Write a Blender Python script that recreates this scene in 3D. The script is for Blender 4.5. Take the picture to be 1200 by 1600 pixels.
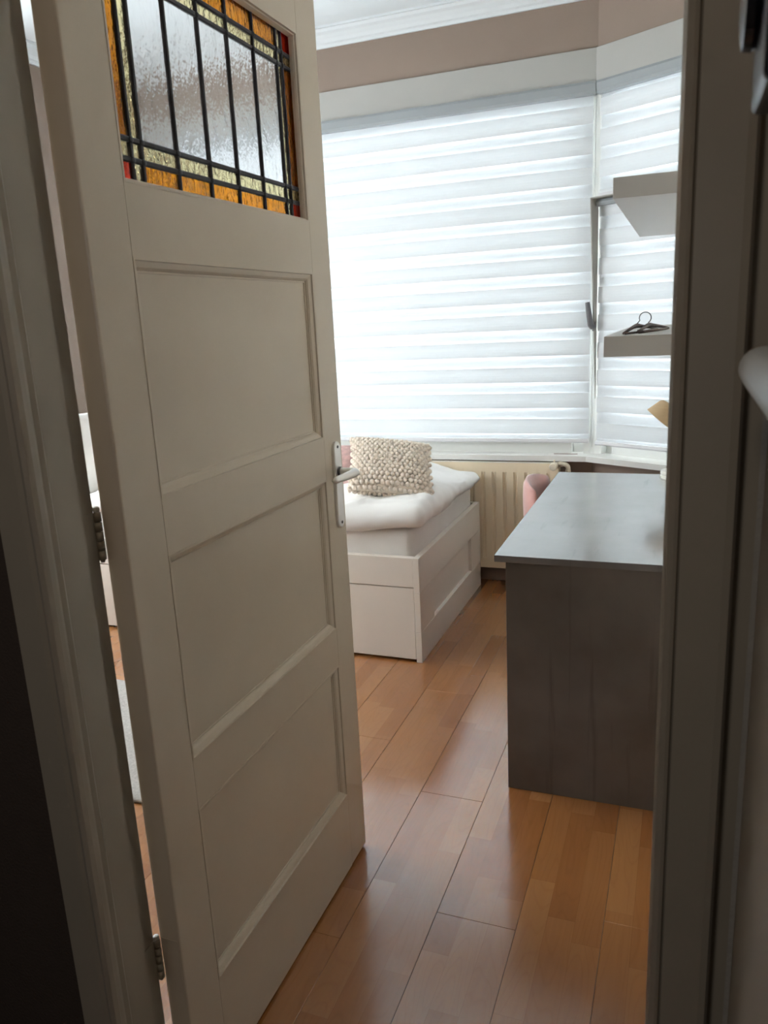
import bpy, bmesh, math, random
from mathutils import Vector, Matrix, noise
random.seed(7)
for o in list(bpy.data.objects): bpy.data.objects.remove(o, do_unlink=True)
sc = bpy.context.scene
COL = sc.collection
# ---------------------------------------------------------------- camera
H = 1.43
YAW, PITCH, ROLL = math.radians(-21.3426), math.radians(13.768), math.radians(-2.8605)
fw = Vector((math.sin(YAW)*math.cos(PITCH), math.cos(YAW)*math.cos(PITCH), -math.sin(PITCH)))
ri = Vector((math.cos(YAW), -math.sin(YAW), 0)); up = ri.cross(fw)
r2 = ri*math.cos(ROLL)+up*math.sin(ROLL); u2 = -ri*math.sin(ROLL)+up*math.cos(ROLL)
cam = bpy.data.objects.new('camera', bpy.data.cameras.new('camera')); COL.objects.link(cam)
cam.matrix_world = Matrix(((r2.x, u2.x, -fw.x, 0), (r2.y, u2.y, -fw.y, 0), (r2.z, u2.z, -fw.z, H), (0, 0, 0, 1)))
cam.data.sensor_fit = 'VERTICAL'; cam.data.sensor_height = 24.0; cam.data.lens = 1219.4/1600*24.0
cam.data.clip_start = 0.02
cam.data.dof.use_dof = True; cam.data.dof.focus_distance = 2.7; cam.data.dof.aperture_fstop = 7.0
sc.camera = cam
# ---------------------------------------------------------------- world, light, exposure
w = bpy.data.worlds.new('overcast_sky'); sc.world = w; w.use_nodes = True
bg = w.node_tree.nodes['Background']
bg.inputs['Color'].default_value = (0.95, 0.97, 0.99, 1); bg.inputs['Strength'].default_value = 14.0
sc.view_settings.view_transform = 'Standard'; sc.view_settings.look = 'None'
sc.view_settings.gamma = 1.0; sc.view_settings.use_curve_mapping = False
sc.view_settings.exposure = 0.04
def area_light(name, loc, rot, sx, sy, power, color):
    l = bpy.data.lights.new(name, 'AREA'); l.shape = 'RECTANGLE'; l.size = sx; l.size_y = sy
    l.energy = power; l.color = color
    o = bpy.data.objects.new(name, l); COL.objects.link(o); o.location = loc; o.rotation_euler = rot
    return o
# added dim cool fill for the hall, behind the camera; no glazing there
area_light('hall_cool_fill', (-0.75, -1.25, 1.6), (math.radians(90), 0, 0), 0.5, 0.8, 2.9, (0.92, 0.95, 1.0))
# added warm fill under the hall ceiling, behind the camera; no fixture modelled
area_light('hall_warm_fill', (-0.4, -0.35, 2.5), (0, 0, 0), 0.3, 0.3, 3.0, (1.0, 0.78, 0.52))

# ---------------------------------------------------------------- materials
MATS = {}
def mat(name, col, rough=0.5, metal=0.0, var=0.0, vscale=8.0, stretch=(1, 1, 1), bump=0.0, bscale=60.0, trans=0.0,
        spec=0.5, coat=0.0, coatr=0.2, coati=1.5, ior=1.45, col2=None, sheen=0.0):
    if name in MATS: return MATS[name]
    m = bpy.data.materials.new(name); m.use_nodes = True; nt = m.node_tree; N = nt.nodes; L = nt.links
    b = N['Principled BSDF']
    b.inputs['Base Color'].default_value = (*col, 1); b.inputs['Roughness'].default_value = rough
    b.inputs['Metallic'].default_value = metal; b.inputs['IOR'].default_value = ior
    b.inputs['Transmission Weight'].default_value = trans; b.inputs['Specular IOR Level'].default_value = spec
    b.inputs['Coat Weight'].default_value = coat; b.inputs['Coat Roughness'].default_value = coatr; b.inputs['Coat IOR'].default_value = coati; b.inputs['Sheen Weight'].default_value = sheen
    geo = N.new('ShaderNodeNewGeometry'); mp = N.new('ShaderNodeMapping'); mp.inputs['Scale'].default_value = stretch
    L.new(geo.outputs['Position'], mp.inputs['Vector'])
    if var or col2:
        nz = N.new('ShaderNodeTexNoise'); nz.inputs['Scale'].default_value = vscale; nz.inputs['Detail'].default_value = 5
        L.new(mp.outputs[0], nz.inputs['Vector'])
        cr = N.new('ShaderNodeValToRGB'); L.new(nz.outputs['Fac'], cr.inputs[0])
        c2 = col2 or tuple(min(1, c*(1+var)) for c in col); c1 = col if col2 else tuple(c*(1-var) for c in col)
        cr.color_ramp.elements[0].position = 0.3; cr.color_ramp.elements[1].position = 0.7
        cr.color_ramp.elements[0].color = (*c1, 1); cr.color_ramp.elements[1].color = (*c2, 1)
        L.new(cr.outputs[0], b.inputs['Base Color'])
    if bump:
        n2 = N.new('ShaderNodeTexNoise'); n2.inputs['Scale'].default_value = bscale; n2.inputs['Detail'].default_value = 3
        L.new(mp.outputs[0], n2.inputs['Vector'])
        bp = N.new('ShaderNodeBump'); bp.inputs['Strength'].default_value = bump; bp.inputs['Distance'].default_value = 0.004
        L.new(n2.outputs['Fac'], bp.inputs['Height']); L.new(bp.outputs[0], b.inputs['Normal'])
    MATS[name] = m
    return m
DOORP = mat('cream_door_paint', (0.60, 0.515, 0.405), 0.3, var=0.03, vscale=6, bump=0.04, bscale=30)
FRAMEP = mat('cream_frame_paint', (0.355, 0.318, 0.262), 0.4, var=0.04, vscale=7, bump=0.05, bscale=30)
WALLP = mat('taupe_wall_paint', (0.315, 0.242, 0.200), 0.85, var=0.03, vscale=4, bump=0.1, bscale=160)
CREAMW = mat('cream_bounce_paint', (0.86, 0.81, 0.73), 0.85, var=0.02, vscale=4)  # pale tone chosen so the unseen right wall bounces light into the room
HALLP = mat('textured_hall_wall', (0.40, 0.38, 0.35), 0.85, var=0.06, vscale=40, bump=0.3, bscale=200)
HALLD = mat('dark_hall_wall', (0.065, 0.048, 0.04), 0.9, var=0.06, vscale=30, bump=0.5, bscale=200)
CEILP = mat('white_ceiling_paint', (0.80, 0.85, 0.88), 0.8, var=0.015, vscale=5)
WHITEP = mat('white_window_paint', (0.78, 0.79, 0.76), 0.4, var=0.015, vscale=5)
HEADP = mat('offwhite_board_paint', (0.46, 0.455, 0.43), 0.5, var=0.02, vscale=5)
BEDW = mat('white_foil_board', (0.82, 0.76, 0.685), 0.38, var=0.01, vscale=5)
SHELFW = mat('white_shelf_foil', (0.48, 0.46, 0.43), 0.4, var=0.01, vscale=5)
LINEN = mat('white_bed_linen', (0.86, 0.84, 0.81), 0.9, var=0.015, vscale=6, bump=0.25, bscale=420, sheen=0.2)
MATTR = mat('white_mattress_fabric', (0.80, 0.77, 0.73), 0.9, var=0.02, vscale=8, bump=0.3, bscale=300)
KNIT = mat('beige_chunky_wool', (0.90, 0.79, 0.67), 0.95, var=0.08, vscale=40, bump=0.5, bscale=500, sheen=0.3)
PINKF = mat('pink_pillow_fabric', (0.70, 0.46, 0.43), 0.9, var=0.18, vscale=45, bump=0.3, bscale=300)
VELVET = mat('pink_velvet', (0.66, 0.33, 0.29), 0.6, var=0.08, vscale=14, bump=0.15, bscale=300, sheen=0.9)
RADI = mat('cream_radiator_enamel', (0.90, 0.76, 0.56), 0.35, var=0.02, vscale=4)
VALVEP = mat('cream_valve_enamel', (0.78, 0.70, 0.56), 0.35)
METAL = mat('brushed_nickel', (0.86, 0.84, 0.81), 0.32, metal=0.7, bump=0.05, bscale=200, stretch=(1, 1, .1))
DARKM = mat('dark_grey_metal', (0.10, 0.095, 0.10), 0.45, metal=0.4)
HANDLEG = mat('grey_window_handle', (0.16, 0.155, 0.16), 0.5)
LEAD = mat('aged_lead', (0.028, 0.028, 0.034), 0.5, metal=0.2, bump=0.2, bscale=90)
BLACKG = mat('black_gloss_plastic', (0.012, 0.013, 0.016), 0.25)
LAMPT = mat('tan_lamp_shade', (0.60, 0.43, 0.25), 0.6, var=0.06, vscale=20, stretch=(1, 1, 4))
LAMPW = mat('white_lamp_enamel', (0.80, 0.78, 0.72), 0.4)
HANGW = mat('brown_hanger_wood', (0.09, 0.055, 0.05), 0.5, var=0.15, vscale=30)
RUGM = mat('greige_rug_pile', (0.50, 0.48, 0.45), 1.0, var=0.16, vscale=120, bump=1.0, bscale=380)
BASEB = mat('brown_baseboard', (0.30, 0.23, 0.19), 0.6)
SILLP = mat('white_sill_stone', (0.80, 0.80, 0.77), 0.3, var=0.02, vscale=14)
HALLF = mat('hall_floor_tile', (0.30, 0.24, 0.19), 0.5, var=0.08, vscale=10)
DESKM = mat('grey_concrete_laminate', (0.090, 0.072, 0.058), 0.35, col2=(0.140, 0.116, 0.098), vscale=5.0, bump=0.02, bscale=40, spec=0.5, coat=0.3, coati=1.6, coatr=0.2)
GL_CLEAR = mat('clear_rippled_glass', (0.86, 0.87, 0.88), 0.14, trans=1.0, ior=1.22, bump=0.8, bscale=34, stretch=(1, 1, .75))
GL_AMBER = mat('amber_glass', (0.62, 0.225, 0.008), 0.15, trans=1.0, ior=1.25, bump=1.0, bscale=80, var=0.2, vscale=40, stretch=(1, 1, .5))
GL_CREAM = mat('pale_yellow_glass', (0.76, 0.67, 0.38), 0.15, trans=1.0, ior=1.25, bump=1.0, bscale=95, stretch=(1, 1, .6))
GL_RED = mat('red_glass', (0.85, 0.05, 0.015), 0.15, trans=1.0, ior=1.2, bump=0.4, bscale=60)

def desk_marks(m):     # streaks and pits of the printed concrete pattern
    nt = m.node_tree; N = nt.nodes; L = nt.links; b = N['Principled BSDF']
    src = b.inputs['Base Color'].links[0].from_socket
    geo = N.new('ShaderNodeNewGeometry'); mp = N.new('ShaderNodeMapping'); mp.inputs['Scale'].default_value = (26, 3, 1.3)
    L.new(geo.outputs['Position'], mp.inputs['Vector'])
    nz = N.new('ShaderNodeTexNoise'); nz.inputs['Scale'].default_value = 1.0; nz.inputs['Detail'].default_value = 6
    L.new(mp.outputs[0], nz.inputs['Vector'])
    cr = N.new('ShaderNodeValToRGB'); cr.color_ramp.elements[0].position = 0.62; cr.color_ramp.elements[1].position = 0.80
    cr.color_ramp.elements[0].color = (1, 1, 1, 1); cr.color_ramp.elements[1].color = (.42, .40, .39, 1)
    L.new(nz.outputs['Fac'], cr.inputs[0])
    mx = N.new('ShaderNodeMix'); mx.data_type = 'RGBA'; mx.blend_type = 'MULTIPLY'; mx.inputs[0].default_value = 1
    L.new(src, mx.inputs[6]); L.new(cr.outputs[0], mx.inputs[7]); L.new(mx.outputs[2], b.inputs['Base Color'])
DESKT = mat('glossy_lit_concrete_desktop', (0.130, 0.118, 0.108), 0.3, col2=(0.21, 0.195, 0.185), vscale=4.0, bump=0.015, bscale=30, spec=0.8, coat=1.0, coati=2.5, coatr=0.13)  # end panel laminate made lighter and glossier, so the top looks lit
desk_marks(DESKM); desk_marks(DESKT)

def fabric_mat(name, col, transl, transp, refl=1.0):
    m = bpy.data.materials.new(name); m.use_nodes = True; nt = m.node_tree; N = nt.nodes; L = nt.links
    N.remove(N['Principled BSDF']); out = N['Material Output']
    d = N.new('ShaderNodeBsdfDiffuse'); t = N.new('ShaderNodeBsdfTranslucent'); p = N.new('ShaderNodeBsdfTransparent')
    geo = N.new('ShaderNodeNewGeometry'); mp = N.new('ShaderNodeMapping'); mp.inputs['Scale'].default_value = (4, 4, 700)
    L.new(geo.outputs['Position'], mp.inputs['Vector'])
    nz = N.new('ShaderNodeTexNoise'); nz.inputs['Scale'].default_value = 1.0; L.new(mp.outputs[0], nz.inputs['Vector'])
    cr = N.new('ShaderNodeValToRGB'); L.new(nz.outputs['Fac'], cr.inputs[0])
    cr.color_ramp.elements[0].color = (*[c*.96 for c in col], 1); cr.color_ramp.elements[1].color = (*col, 1)
    L.new(cr.outputs[0], d.inputs[0]); L.new(cr.outputs[0], t.inputs[0])
    m1 = N.new('ShaderNodeMixShader'); m1.inputs[0].default_value = transl; L.new(d.outputs[0], m1.inputs[1]); L.new(t.outputs[0], m1.inputs[2])
    m2 = N.new('ShaderNodeMixShader'); m2.inputs[0].default_value = transp; L.new(m1.outputs[0], m2.inputs[1]); L.new(p.outputs[0], m2.inputs[2])
    L.new(m2.outputs[0], out.inputs[0]); return m
BAND = fabric_mat('white_blind_fabric', (0.85, 0.88, 0.90), 0.156, 0.0)
SHEER = fabric_mat('sheer_blind_mesh', (0.86, 0.90, 0.94), 0.2, 0.80)

def pane_mat():
    m = bpy.data.materials.new('window_glass'); m.use_nodes = True; nt = m.node_tree; N = nt.nodes; L = nt.links
    N.remove(N['Principled BSDF']); p = N.new('ShaderNodeBsdfTransparent'); g = N.new('ShaderNodeBsdfGlossy')
    p.inputs[0].default_value = (.95, .97, .97, 1); g.inputs['Roughness'].default_value = 0.02
    x = N.new('ShaderNodeMixShader'); x.inputs[0].default_value = 0.06
    L.new(p.outputs[0], x.inputs[1]); L.new(g.outputs[0], x.inputs[2]); L.new(x.outputs[0], N['Material Output'].inputs[0]); return m
PANE = pane_mat()

ROW0, ROWW = -0.718, 0.196
def floor_mat():
    m = bpy.data.materials.new('beech_laminate'); m.use_nodes = True; nt = m.node_tree; N = nt.nodes; L = nt.links
    b = N['Principled BSDF']
    def math_(op, a, c=None):
        n = N.new('ShaderNodeMath'); n.operation = op
        for i, v in enumerate((a, c)):
            if v is None: continue
            if isinstance(v, (int, float)): n.inputs[i].default_value = v
            else: L.new(v, n.inputs[i])
        return n.outputs[0]
    geo = N.new('ShaderNodeNewGeometry'); sp = N.new('ShaderNodeSeparateXYZ'); L.new(geo.outputs['Position'], sp.inputs[0])
    sx = math_('DIVIDE', math_('SUBTRACT', sp.outputs[0], ROW0), ROWW/3); ix = math_('FLOOR', sx); fx = math_('FRACT', sx)
    wn = N.new('ShaderNodeTexWhiteNoise'); wn.noise_dimensions = '1D'; L.new(ix, wn.inputs['W'])
    sy = math_('DIVIDE', math_('ADD', sp.outputs[1], math_('MULTIPLY', wn.outputs['Value'], 0.9)), 0.43); iy = math_('FLOOR', sy); fy = math_('FRACT', sy)
    cb = N.new('ShaderNodeCombineXYZ'); L.new(ix, cb.inputs[0]); L.new(iy, cb.inputs[1])
    w2 = N.new('ShaderNodeTexWhiteNoise'); w2.noise_dimensions = '2D'; L.new(cb.outputs[0], w2.inputs['Vector'])
    tone = N.new('ShaderNodeValToRGB'); L.new(w2.outputs['Value'], tone.inputs[0])
    tone.color_ramp.elements[0].color = (0.31, 0.112, 0.030, 1); tone.color_ramp.elements[1].color = (0.41, 0.178, 0.058, 1)
    e = tone.color_ramp.elements.new(0.5); e.color = (0.36, 0.145, 0.043, 1)
    # grain: fine streaks plus cathedral figures, shifted per strip
    gv = N.new('ShaderNodeCombineXYZ')
    L.new(math_('ADD', math_('MULTIPLY', sp.outputs[0], 60), math_('MULTIPLY', w2.outputs['Value'], 50)), gv.inputs[0])
    L.new(math_('ADD', math_('MULTIPLY', sp.outputs[1], 3.0), math_('MULTIPLY', wn.outputs['Value'], 40)), gv.inputs[1])
    cv = N.new('ShaderNodeCombineXYZ')
    L.new(math_('ADD', math_('MULTIPLY', sp.outputs[0], 13), math_('MULTIPLY', w2.outputs['Value'], 70)), cv.inputs[0])
    L.new(math_('ADD', math_('MULTIPLY', sp.outputs[1], 2.0), math_('MULTIPLY', w2.outputs['Value'], 30)), cv.inputs[1])
    nz = N.new('ShaderNodeTexNoise'); nz.inputs['Scale'].default_value = 1.0; nz.inputs['Detail'].default_value = 0.5; L.new(cv.outputs[0], nz.inputs['Vector'])
    rings = math_('ABSOLUTE', math_('SINE', math_('MULTIPLY', nz.outputs['Fac'], 42.0)))
    gr = N.new('ShaderNodeValToRGB'); L.new(rings, gr.inputs[0])
    gr.color_ramp.elements[0].color = (0.94, 0.925, 0.91, 1); gr.color_ramp.elements[1].color = (1, 1, 1, 1); gr.color_ramp.elements[1].position = 0.5
    n3 = N.new('ShaderNodeTexNoise'); n3.inputs['Scale'].default_value = 1.6; n3.inputs['Detail'].default_value = 4; L.new(gv.outputs[0], n3.inputs['Vector'])
    g3 = N.new('ShaderNodeValToRGB'); L.new(n3.outputs['Fac'], g3.inputs[0])
    g3.color_ramp.elements[0].color = (0.88, 0.86, 0.84, 1); g3.color_ramp.elements[1].color = (1.06, 1.06, 1.06, 1)
    def mul(a, c):
        n = N.new('ShaderNodeMix'); n.data_type = 'RGBA'; n.blend_type = 'MULTIPLY'; n.inputs[0].default_value = 1
        L.new(a, n.inputs[6]); L.new(c, n.inputs[7]); return n.outputs[2]
    edge = math_('MULTIPLY', math_('GREATER_THAN', fx, 0.014), math_('GREATER_THAN', fy, 0.0025))
    ec = N.new('ShaderNodeValToRGB'); L.new(edge, ec.inputs[0]); ec.color_ramp.elements[0].color = (.82, .79, .76, 1); ec.color_ramp.elements[1].color = (1, 1, 1, 1)
    L.new(mul(mul(mul(tone.outputs[0], gr.outputs[0]), g3.outputs[0]), ec.outputs[0]), b.inputs['Base Color'])
    b.inputs['Roughness'].default_value = 0.27; b.inputs['Specular IOR Level'].default_value = 0.7; b.inputs['Coat Weight'].default_value = 0.9; b.inputs['Coat Roughness'].default_value = 0.15; b.inputs['Coat IOR'].default_value = 1.85
    rn = N.new('ShaderNodeTexNoise'); rn.inputs['Scale'].default_value = 9; rn.inputs['Detail'].default_value = 4; L.new(geo.outputs['Position'], rn.inputs['Vector'])
    rr = N.new('ShaderNodeMapRange'); L.new(rn.outputs['Fac'], rr.inputs[0]); rr.inputs[3].default_value = 0.21; rr.inputs[4].default_value = 0.27
    L.new(rr.outputs[0], b.inputs['Roughness'])
    return m
FLOORM = floor_mat()

# ---------------------------------------------------------------- geometry helpers
def tag(o, label=None, cat=None, group=None, kind=None):
    if label: o['label'] = label
    if cat: o['category'] = cat
    if group: o['group'] = group
    if kind: o['kind'] = kind
    return o
def wloc(o):
    v = Vector((0, 0, 0))
    while o: v = v + o.location; o = o.parent
    return v
def thing(name, loc, label, cat, group=None, kind=None):
    o = bpy.data.objects.new(name, None); COL.objects.link(o); o.location = loc; o.empty_display_size = 0.05
    return tag(o, label, cat, group, kind)
def link_bm(name, bm, m, parent=None, smooth=False, origin=None):
    bmesh.ops.recalc_face_normals(bm, faces=bm.faces[:])
    if parent is not None: off = wloc(parent); loc = Vector((0, 0, 0))
    else:
        if origin is None:
            xs = [v.co for v in bm.verts]
            origin = Vector(((min(c.x for c in xs)+max(c.x for c in xs))/2, (min(c.y for c in xs)+max(c.y for c in xs))/2, min(c.z for c in xs)))
        off = Vector(origin); loc = off
    for v in bm.verts: v.co -= off
    me = bpy.data.meshes.new(name); bm.to_mesh(me); bm.free()
    if smooth:
        for p in me.polygons: p.use_smooth = True
    me.materials.append(m)
    o = bpy.data.objects.new(name, me); COL.objects.link(o); o.location = loc
    if parent is not None: o.parent = parent
    return o
def add_box(bm, x0, x1, y0, y1, z0, z1, bevel=0.0, M=None, seg=2):
    g = bmesh.ops.create_cube(bm, size=1.0)
    vs = g['verts']
    for v in vs:
        v.co = Vector(((x0+x1)/2+v.co.x*(x1-x0), (y0+y1)/2+v.co.y*(y1-y0), (z0+z1)/2+v.co.z*(z1-z0)))
    if bevel > 0:
        es = list({e for v in vs for e in v.link_edges})
        r = bmesh.ops.bevel(bm, geom=es, offset=bevel, segments=seg, affect='EDGES', profile=0.5)
        vs = list({v for f in r['faces'] for v in f.verts} | {v for v in vs if v.is_valid})
    if M is not None:
        for v in vs: v.co = M @ v.co
    return vs
def box(name, x0, x1, y0, y1, z0, z1, m, parent=None, bevel=0.0, M=None, seg=2):
    bm = bmesh.new(); add_box(bm, x0, x1, y0, y1, z0, z1, bevel, M, seg)
    return link_bm(name, bm, m, parent)
def add_prism(bm, pts, a0, a1, axis='z', M=None):
    """polygon pts extruded along axis; pts are the two other coordinates in order (x,y)/(x,z)/(y,z)"""
    def mk(p, a):
        c = {'z': (p[0], p[1], a), 'y': (p[0], a, p[1]), 'x': (a, p[0], p[1])}[axis]
        c = Vector(c); return bm.verts.new(M @ c if M is not None else c)
    A = [mk(p, a0) for p in pts]; B = [mk(p, a1) for p in pts]; n = len(pts)
    bm.faces.new(A); bm.faces.new(B[::-1])
    for i in range(n): bm.faces.new((A[i], B[i], B[(i+1) % n], A[(i+1) % n]))
def prism(name, pts, a0, a1, m, parent=None, axis='z', M=None, smooth=False):
    bm = bmesh.new(); add_prism(bm, pts, a0, a1, axis, M); return link_bm(name, bm, m, parent, smooth)
def add_tube(bm, path, rad, n=10, squash=1.0, closed=False):
    path = [Vector(p) for p in path]; rings = []
    k = len(path); rad = rad if isinstance(rad, (list, tuple)) else [rad]*k
    up_ = Vector((0, 0, 1)); prev = None
    for i, p in enumerate(path):
        if closed: t = path[(i+1) % k]-path[i-1]
        else: t = path[min(i+1, k-1)]-path[max(i-1, 0)]
        t.normalize()
        if prev is None:
            a = up_ if abs(t.dot(up_)) < 0.9 else Vector((1, 0, 0)); nx = (a - t*a.dot(t)).normalized()
        else: nx = (prev - t*prev.dot(t)).normalized()
        prev = nx; ny = t.cross(nx)
        rings.append([bm.verts.new(p + rad[i]*(nx*math.cos(2*math.pi*j/n) + ny*squash*math.sin(2*math.pi*j/n))) for j in range(n)])
    for i in range(k if closed else k-1):
        A, B = rings[i], rings[(i+1) % k]
        for j in range(n): bm.faces.new((A[j], A[(j+1) % n], B[(j+1) % n], B[j]))
    if not closed: bm.faces.new(rings[0][::-1]); bm.faces.new(rings[-1])
def tube(name, path, rad, m, parent=None, n=10, squash=1.0, closed=False):
    bm = bmesh.new(); add_tube(bm, path, rad, n, squash, closed); return link_bm(name, bm, m, parent, True)
def add_lathe(bm, prof, n=28, M=None):
    rings = []
    for r, z in prof:
        rings.append([bm.verts.new((M or Matrix()) @ Vector((max(r, 1e-5)*math.cos(2*math.pi*j/n), max(r, 1e-5)*math.sin(2*math.pi*j/n), z))) for j in range(n)])
    for A, B in zip(rings, rings[1:]):
        for j in range(n): bm.faces.new((A[j], A[(j+1) % n], B[(j+1) % n], B[j]))
    if prof[0] != prof[-1]:
        bm.faces.new(rings[0][::-1]); bm.faces.new(rings[-1])
def lathe(name, prof, m, parent=None, n=28, M=None, smooth=True):
    bm = bmesh.new(); add_lathe(bm, prof, n, M); o = link_bm(name, bm, m, parent, smooth)
    if smooth: autosmooth(o)
    return o
def autosmooth(o, ang=40):
    o.data.set_sharp_from_angle(angle=math.radians(ang))
def frame_M(origin, ex, ey, ez):
    ex, ey, ez = Vector(ex), Vector(ey), Vector(ez); o = Vector(origin)
    return Matrix(((ex.x, ey.x, ez.x, o.x), (ex.y, ey.y, ez.y, o.y), (ex.z, ey.z, ez.z, o.z), (0, 0, 0, 1)))
def rounded_slab(name, x0, x1, y0, y1, z0, z1, r, m, parent=None, res=0.03, amp=0.0, freq=6.0, seed=0, warp=None):
    """rounded box with a dense surface and soft lumps"""
    bm = bmesh.new()
    nx, ny, nz_ = [max(2, int((b-a)/res)) for a, b in ((x0, x1), (y0, y1), (z0, z1))]
    nx, ny = min(nx, 110), min(ny, 70)
    cache = {}
    c = Vector(((x0+x1)/2, (y0+y1)/2, (z0+z1)/2)); hs = Vector(((x1-x0)/2, (y1-y0)/2, (z1-z0)/2))
    r = min(r, hs.x, hs.y, hs.z*0.999)
    def vert(i, j, k):
        key = (i, j, k)
        if key in cache: return cache[key]
        p = Vector((-hs.x+2*hs.x*i/nx, -hs.y+2*hs.y*j/ny, -hs.z+2*hs.z*k/nz_))
        q = Vector([max(-(hs[a]-r), min(hs[a]-r, p[a])) for a in range(3)])
        d = p-q
        if d.length > 1e-9: p = q + d.normalized()*r
        wp = c+p
        if amp:
            s = Vector((wp.x*freq+seed, wp.y*freq, wp.z*freq*.6))
            nrm = d.normalized() if d.length > 1e-9 else Vector((0, 0, 1 if p.z > 0 else -1))
            f = noise.noise(s) + 0.5*noise.noise(s*2.3) + 0.25*noise.noise(s*4.7)
            wp = wp + nrm*amp*f
        if warp: wp = warp(wp)
        cache[key] = bm.verts.new(wp); return cache[key]
    for i in range(nx):
        for j in range(ny):
            for k in (0, nz_): bm.faces.new([vert(i, j, k), vert(i+1, j, k), vert(i+1, j+1, k), vert(i, j+1, k)])
    for i in range(nx):
        for k in range(nz_):
            for j in (0, ny): bm.faces.new([vert(i, j, k), vert(i+1, j, k), vert(i+1, j, k+1), vert(i, j, k+1)])
    for j in range(ny):
        for k in range(nz_):
            for i in (0, nx): bm.faces.new([vert(i, j, k), vert(i, j+1, k), vert(i, j+1, k+1), vert(i, j, k+1)])
    return link_bm(name, bm, m, parent, True)
def pillow_h(u, v, t): return t*max(0, (1-abs(u)**2.6))**.5*max(0, (1-abs(v)**2.6))**.5
def pillow_xy(u, v, hw, hh, pinch=0.06):
    return hw*u*(1-pinch*(1-v*v)*u*u), hh*v*(1-pinch*(1-u*u)*v*v)
def pillow_bm(bm, M, hw, hh, t, n=26, amp=0.0, seed=0):
    for s in (1, -1):
        g = {}
        for i in range(n+1):
            for j in range(n+1):
                u, v = math.sin((i/n-.5)*math.pi), math.sin((j/n-.5)*math.pi)
                x, y = pillow_xy(u, v, hw, hh); z = s*pillow_h(u, v, t)
                if amp: z += amp*noise.noise(Vector((x*9+seed, y*9, s)))*pillow_h(u, v, 1)
                g[i, j] = bm.verts.new(M @ Vector((x, y, z)))
        for i in range(n):
            for j in range(n): bm.faces.new((g[i, j], g[i+1, j], g[i+1, j+1], g[i, j+1]))
    bmesh.ops.remove_doubles(bm, verts=bm.verts[:], dist=1e-5)

# ================================================================ SETTING
XL, XR, YB, YF, ZC = -3.2, 0.11, 4.07, 0.905, 2.87       # room: left, right, window wall, doorway wall, ceiling
BX = -0.43                                                # bay corner on the window wall
BA = math.radians(28.0)
bd = Vector((math.cos(BA), -math.sin(BA), 0)); bn = Vector((math.sin(BA), math.cos(BA), 0))   # along bay, outward
MB = frame_M((BX, YB, 0), bd, bn, (0, 0, 1))              # bay frame: x along, y outward, z up
BL = (XR-BX)/math.cos(BA)

# floor: base and laminate planks
fl = box('floor', XL, XR, 0.86, 4.3, -0.12, -0.008, HALLF)
tag(fl, 'warm beech laminate plank floor of the bedroom', 'floor', kind='structure')
joints = {0: 2.035, 1: 1.56}
k0 = int(math.floor((XL-ROW0)/ROWW)); k1 = int(math.ceil((XR-ROW0)/ROWW))
PL = 1.285
for k in range(k0, k1):
    xa, xb = max(XL, ROW0+k*ROWW), min(XR, ROW0+(k+1)*ROWW)
    if xb-xa < 0.01: continue
    j = joints.get(k, random.uniform(0.9, 2.1))
    while j > 0.86: j -= PL
    y = j
    while y < 4.07:
        ya, yb = max(0.862, y), min(4.07, y+PL)
        if yb-ya > 0.02:
            box('plank', xa+.0004, xb-.0004, ya+.0004, yb-.0004, -0.008, 0.0, FLOORM, fl, bevel=0.0006, seg=1)
        y += PL
# hall floor
tag(box('floor_hall', -1.3, 0.18, -1.4, 0.86, -0.12, -0.001, HALLF), 'brown floor of the dim hall', 'floor', kind='structure')
# walls of the room
LY0, LY1, LZ0, LZ1 = 1.70, 3.12, 0.75, 2.40              # added window opening in the left wall, unseen behind the door, for fill light
bm = bmesh.new()
add_box(bm, XL-.1, XL, .81, 4.3, -.12, LZ0); add_box(bm, XL-.1, XL, .81, 4.3, LZ1, 3.0); add_box(bm, XL-.1, XL, .81, LY0, LZ0, LZ1); add_box(bm, XL-.1, XL, LY1, 4.3, LZ0, LZ1)
tag(link_bm('wall_left', bm, WALLP), 'taupe painted wall beyond the head of the bed', 'wall', kind='structure')
tag(box('wall_right', XR, XR+0.1, YF, 3.9, -0.12, 3.0, CREAMW), 'cream painted wall carrying the floating shelves', 'wall', kind='structure')
WX0, WX1, WZ0, WZ1 = -3.02, -0.475, 0.70, 2.45
MU0, MU1 = -2.06, -1.98                                   # mullion between front window and its left light
bm = bmesh.new()
add_box(bm, XL-.1, BX, YB, YB+.22, -.12, WZ0-.012); add_box(bm, XL-.1, BX, YB, YB+.22, WZ1, 3.0)
add_box(bm, XL-.1, WX0, YB, YB+.22, WZ0-.012, WZ1)
tag(link_bm('wall_back', bm, WALLP), 'taupe window wall with the broad front window', 'wall', kind='structure')
bm = bmesh.new()
add_box(bm, 0, BL+.12, 0, .22, -.12, WZ0-.012, M=MB); add_box(bm, 0, BL+.12, 0, .22, WZ1, 3.0, M=MB)
add_box(bm, BL-.03, BL+.12, 0, .22, WZ0-.012, WZ1, M=MB)
tag(link_bm('wall_bay', bm, WALLP), 'taupe angled bay wall above and below the side window', 'wall', kind='structure')
# corner post between the two windows
prism('corner_post', [(WX1, YB+.012), (BX-.012, YB+.012), (BX+.012, YB+.004), tuple((MB @ Vector((.045, .012, 0)))[:2]), tuple((MB @ Vector((.045, .16, 0)))[:2]), (WX1, YB+.16)], WZ0, WZ1, WHITEP)
tag(bpy.data.objects['corner_post'], 'white corner post where the front and side windows meet', 'post', kind='structure')
bpy.data.objects['corner_post'].name = 'trim_6'
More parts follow.
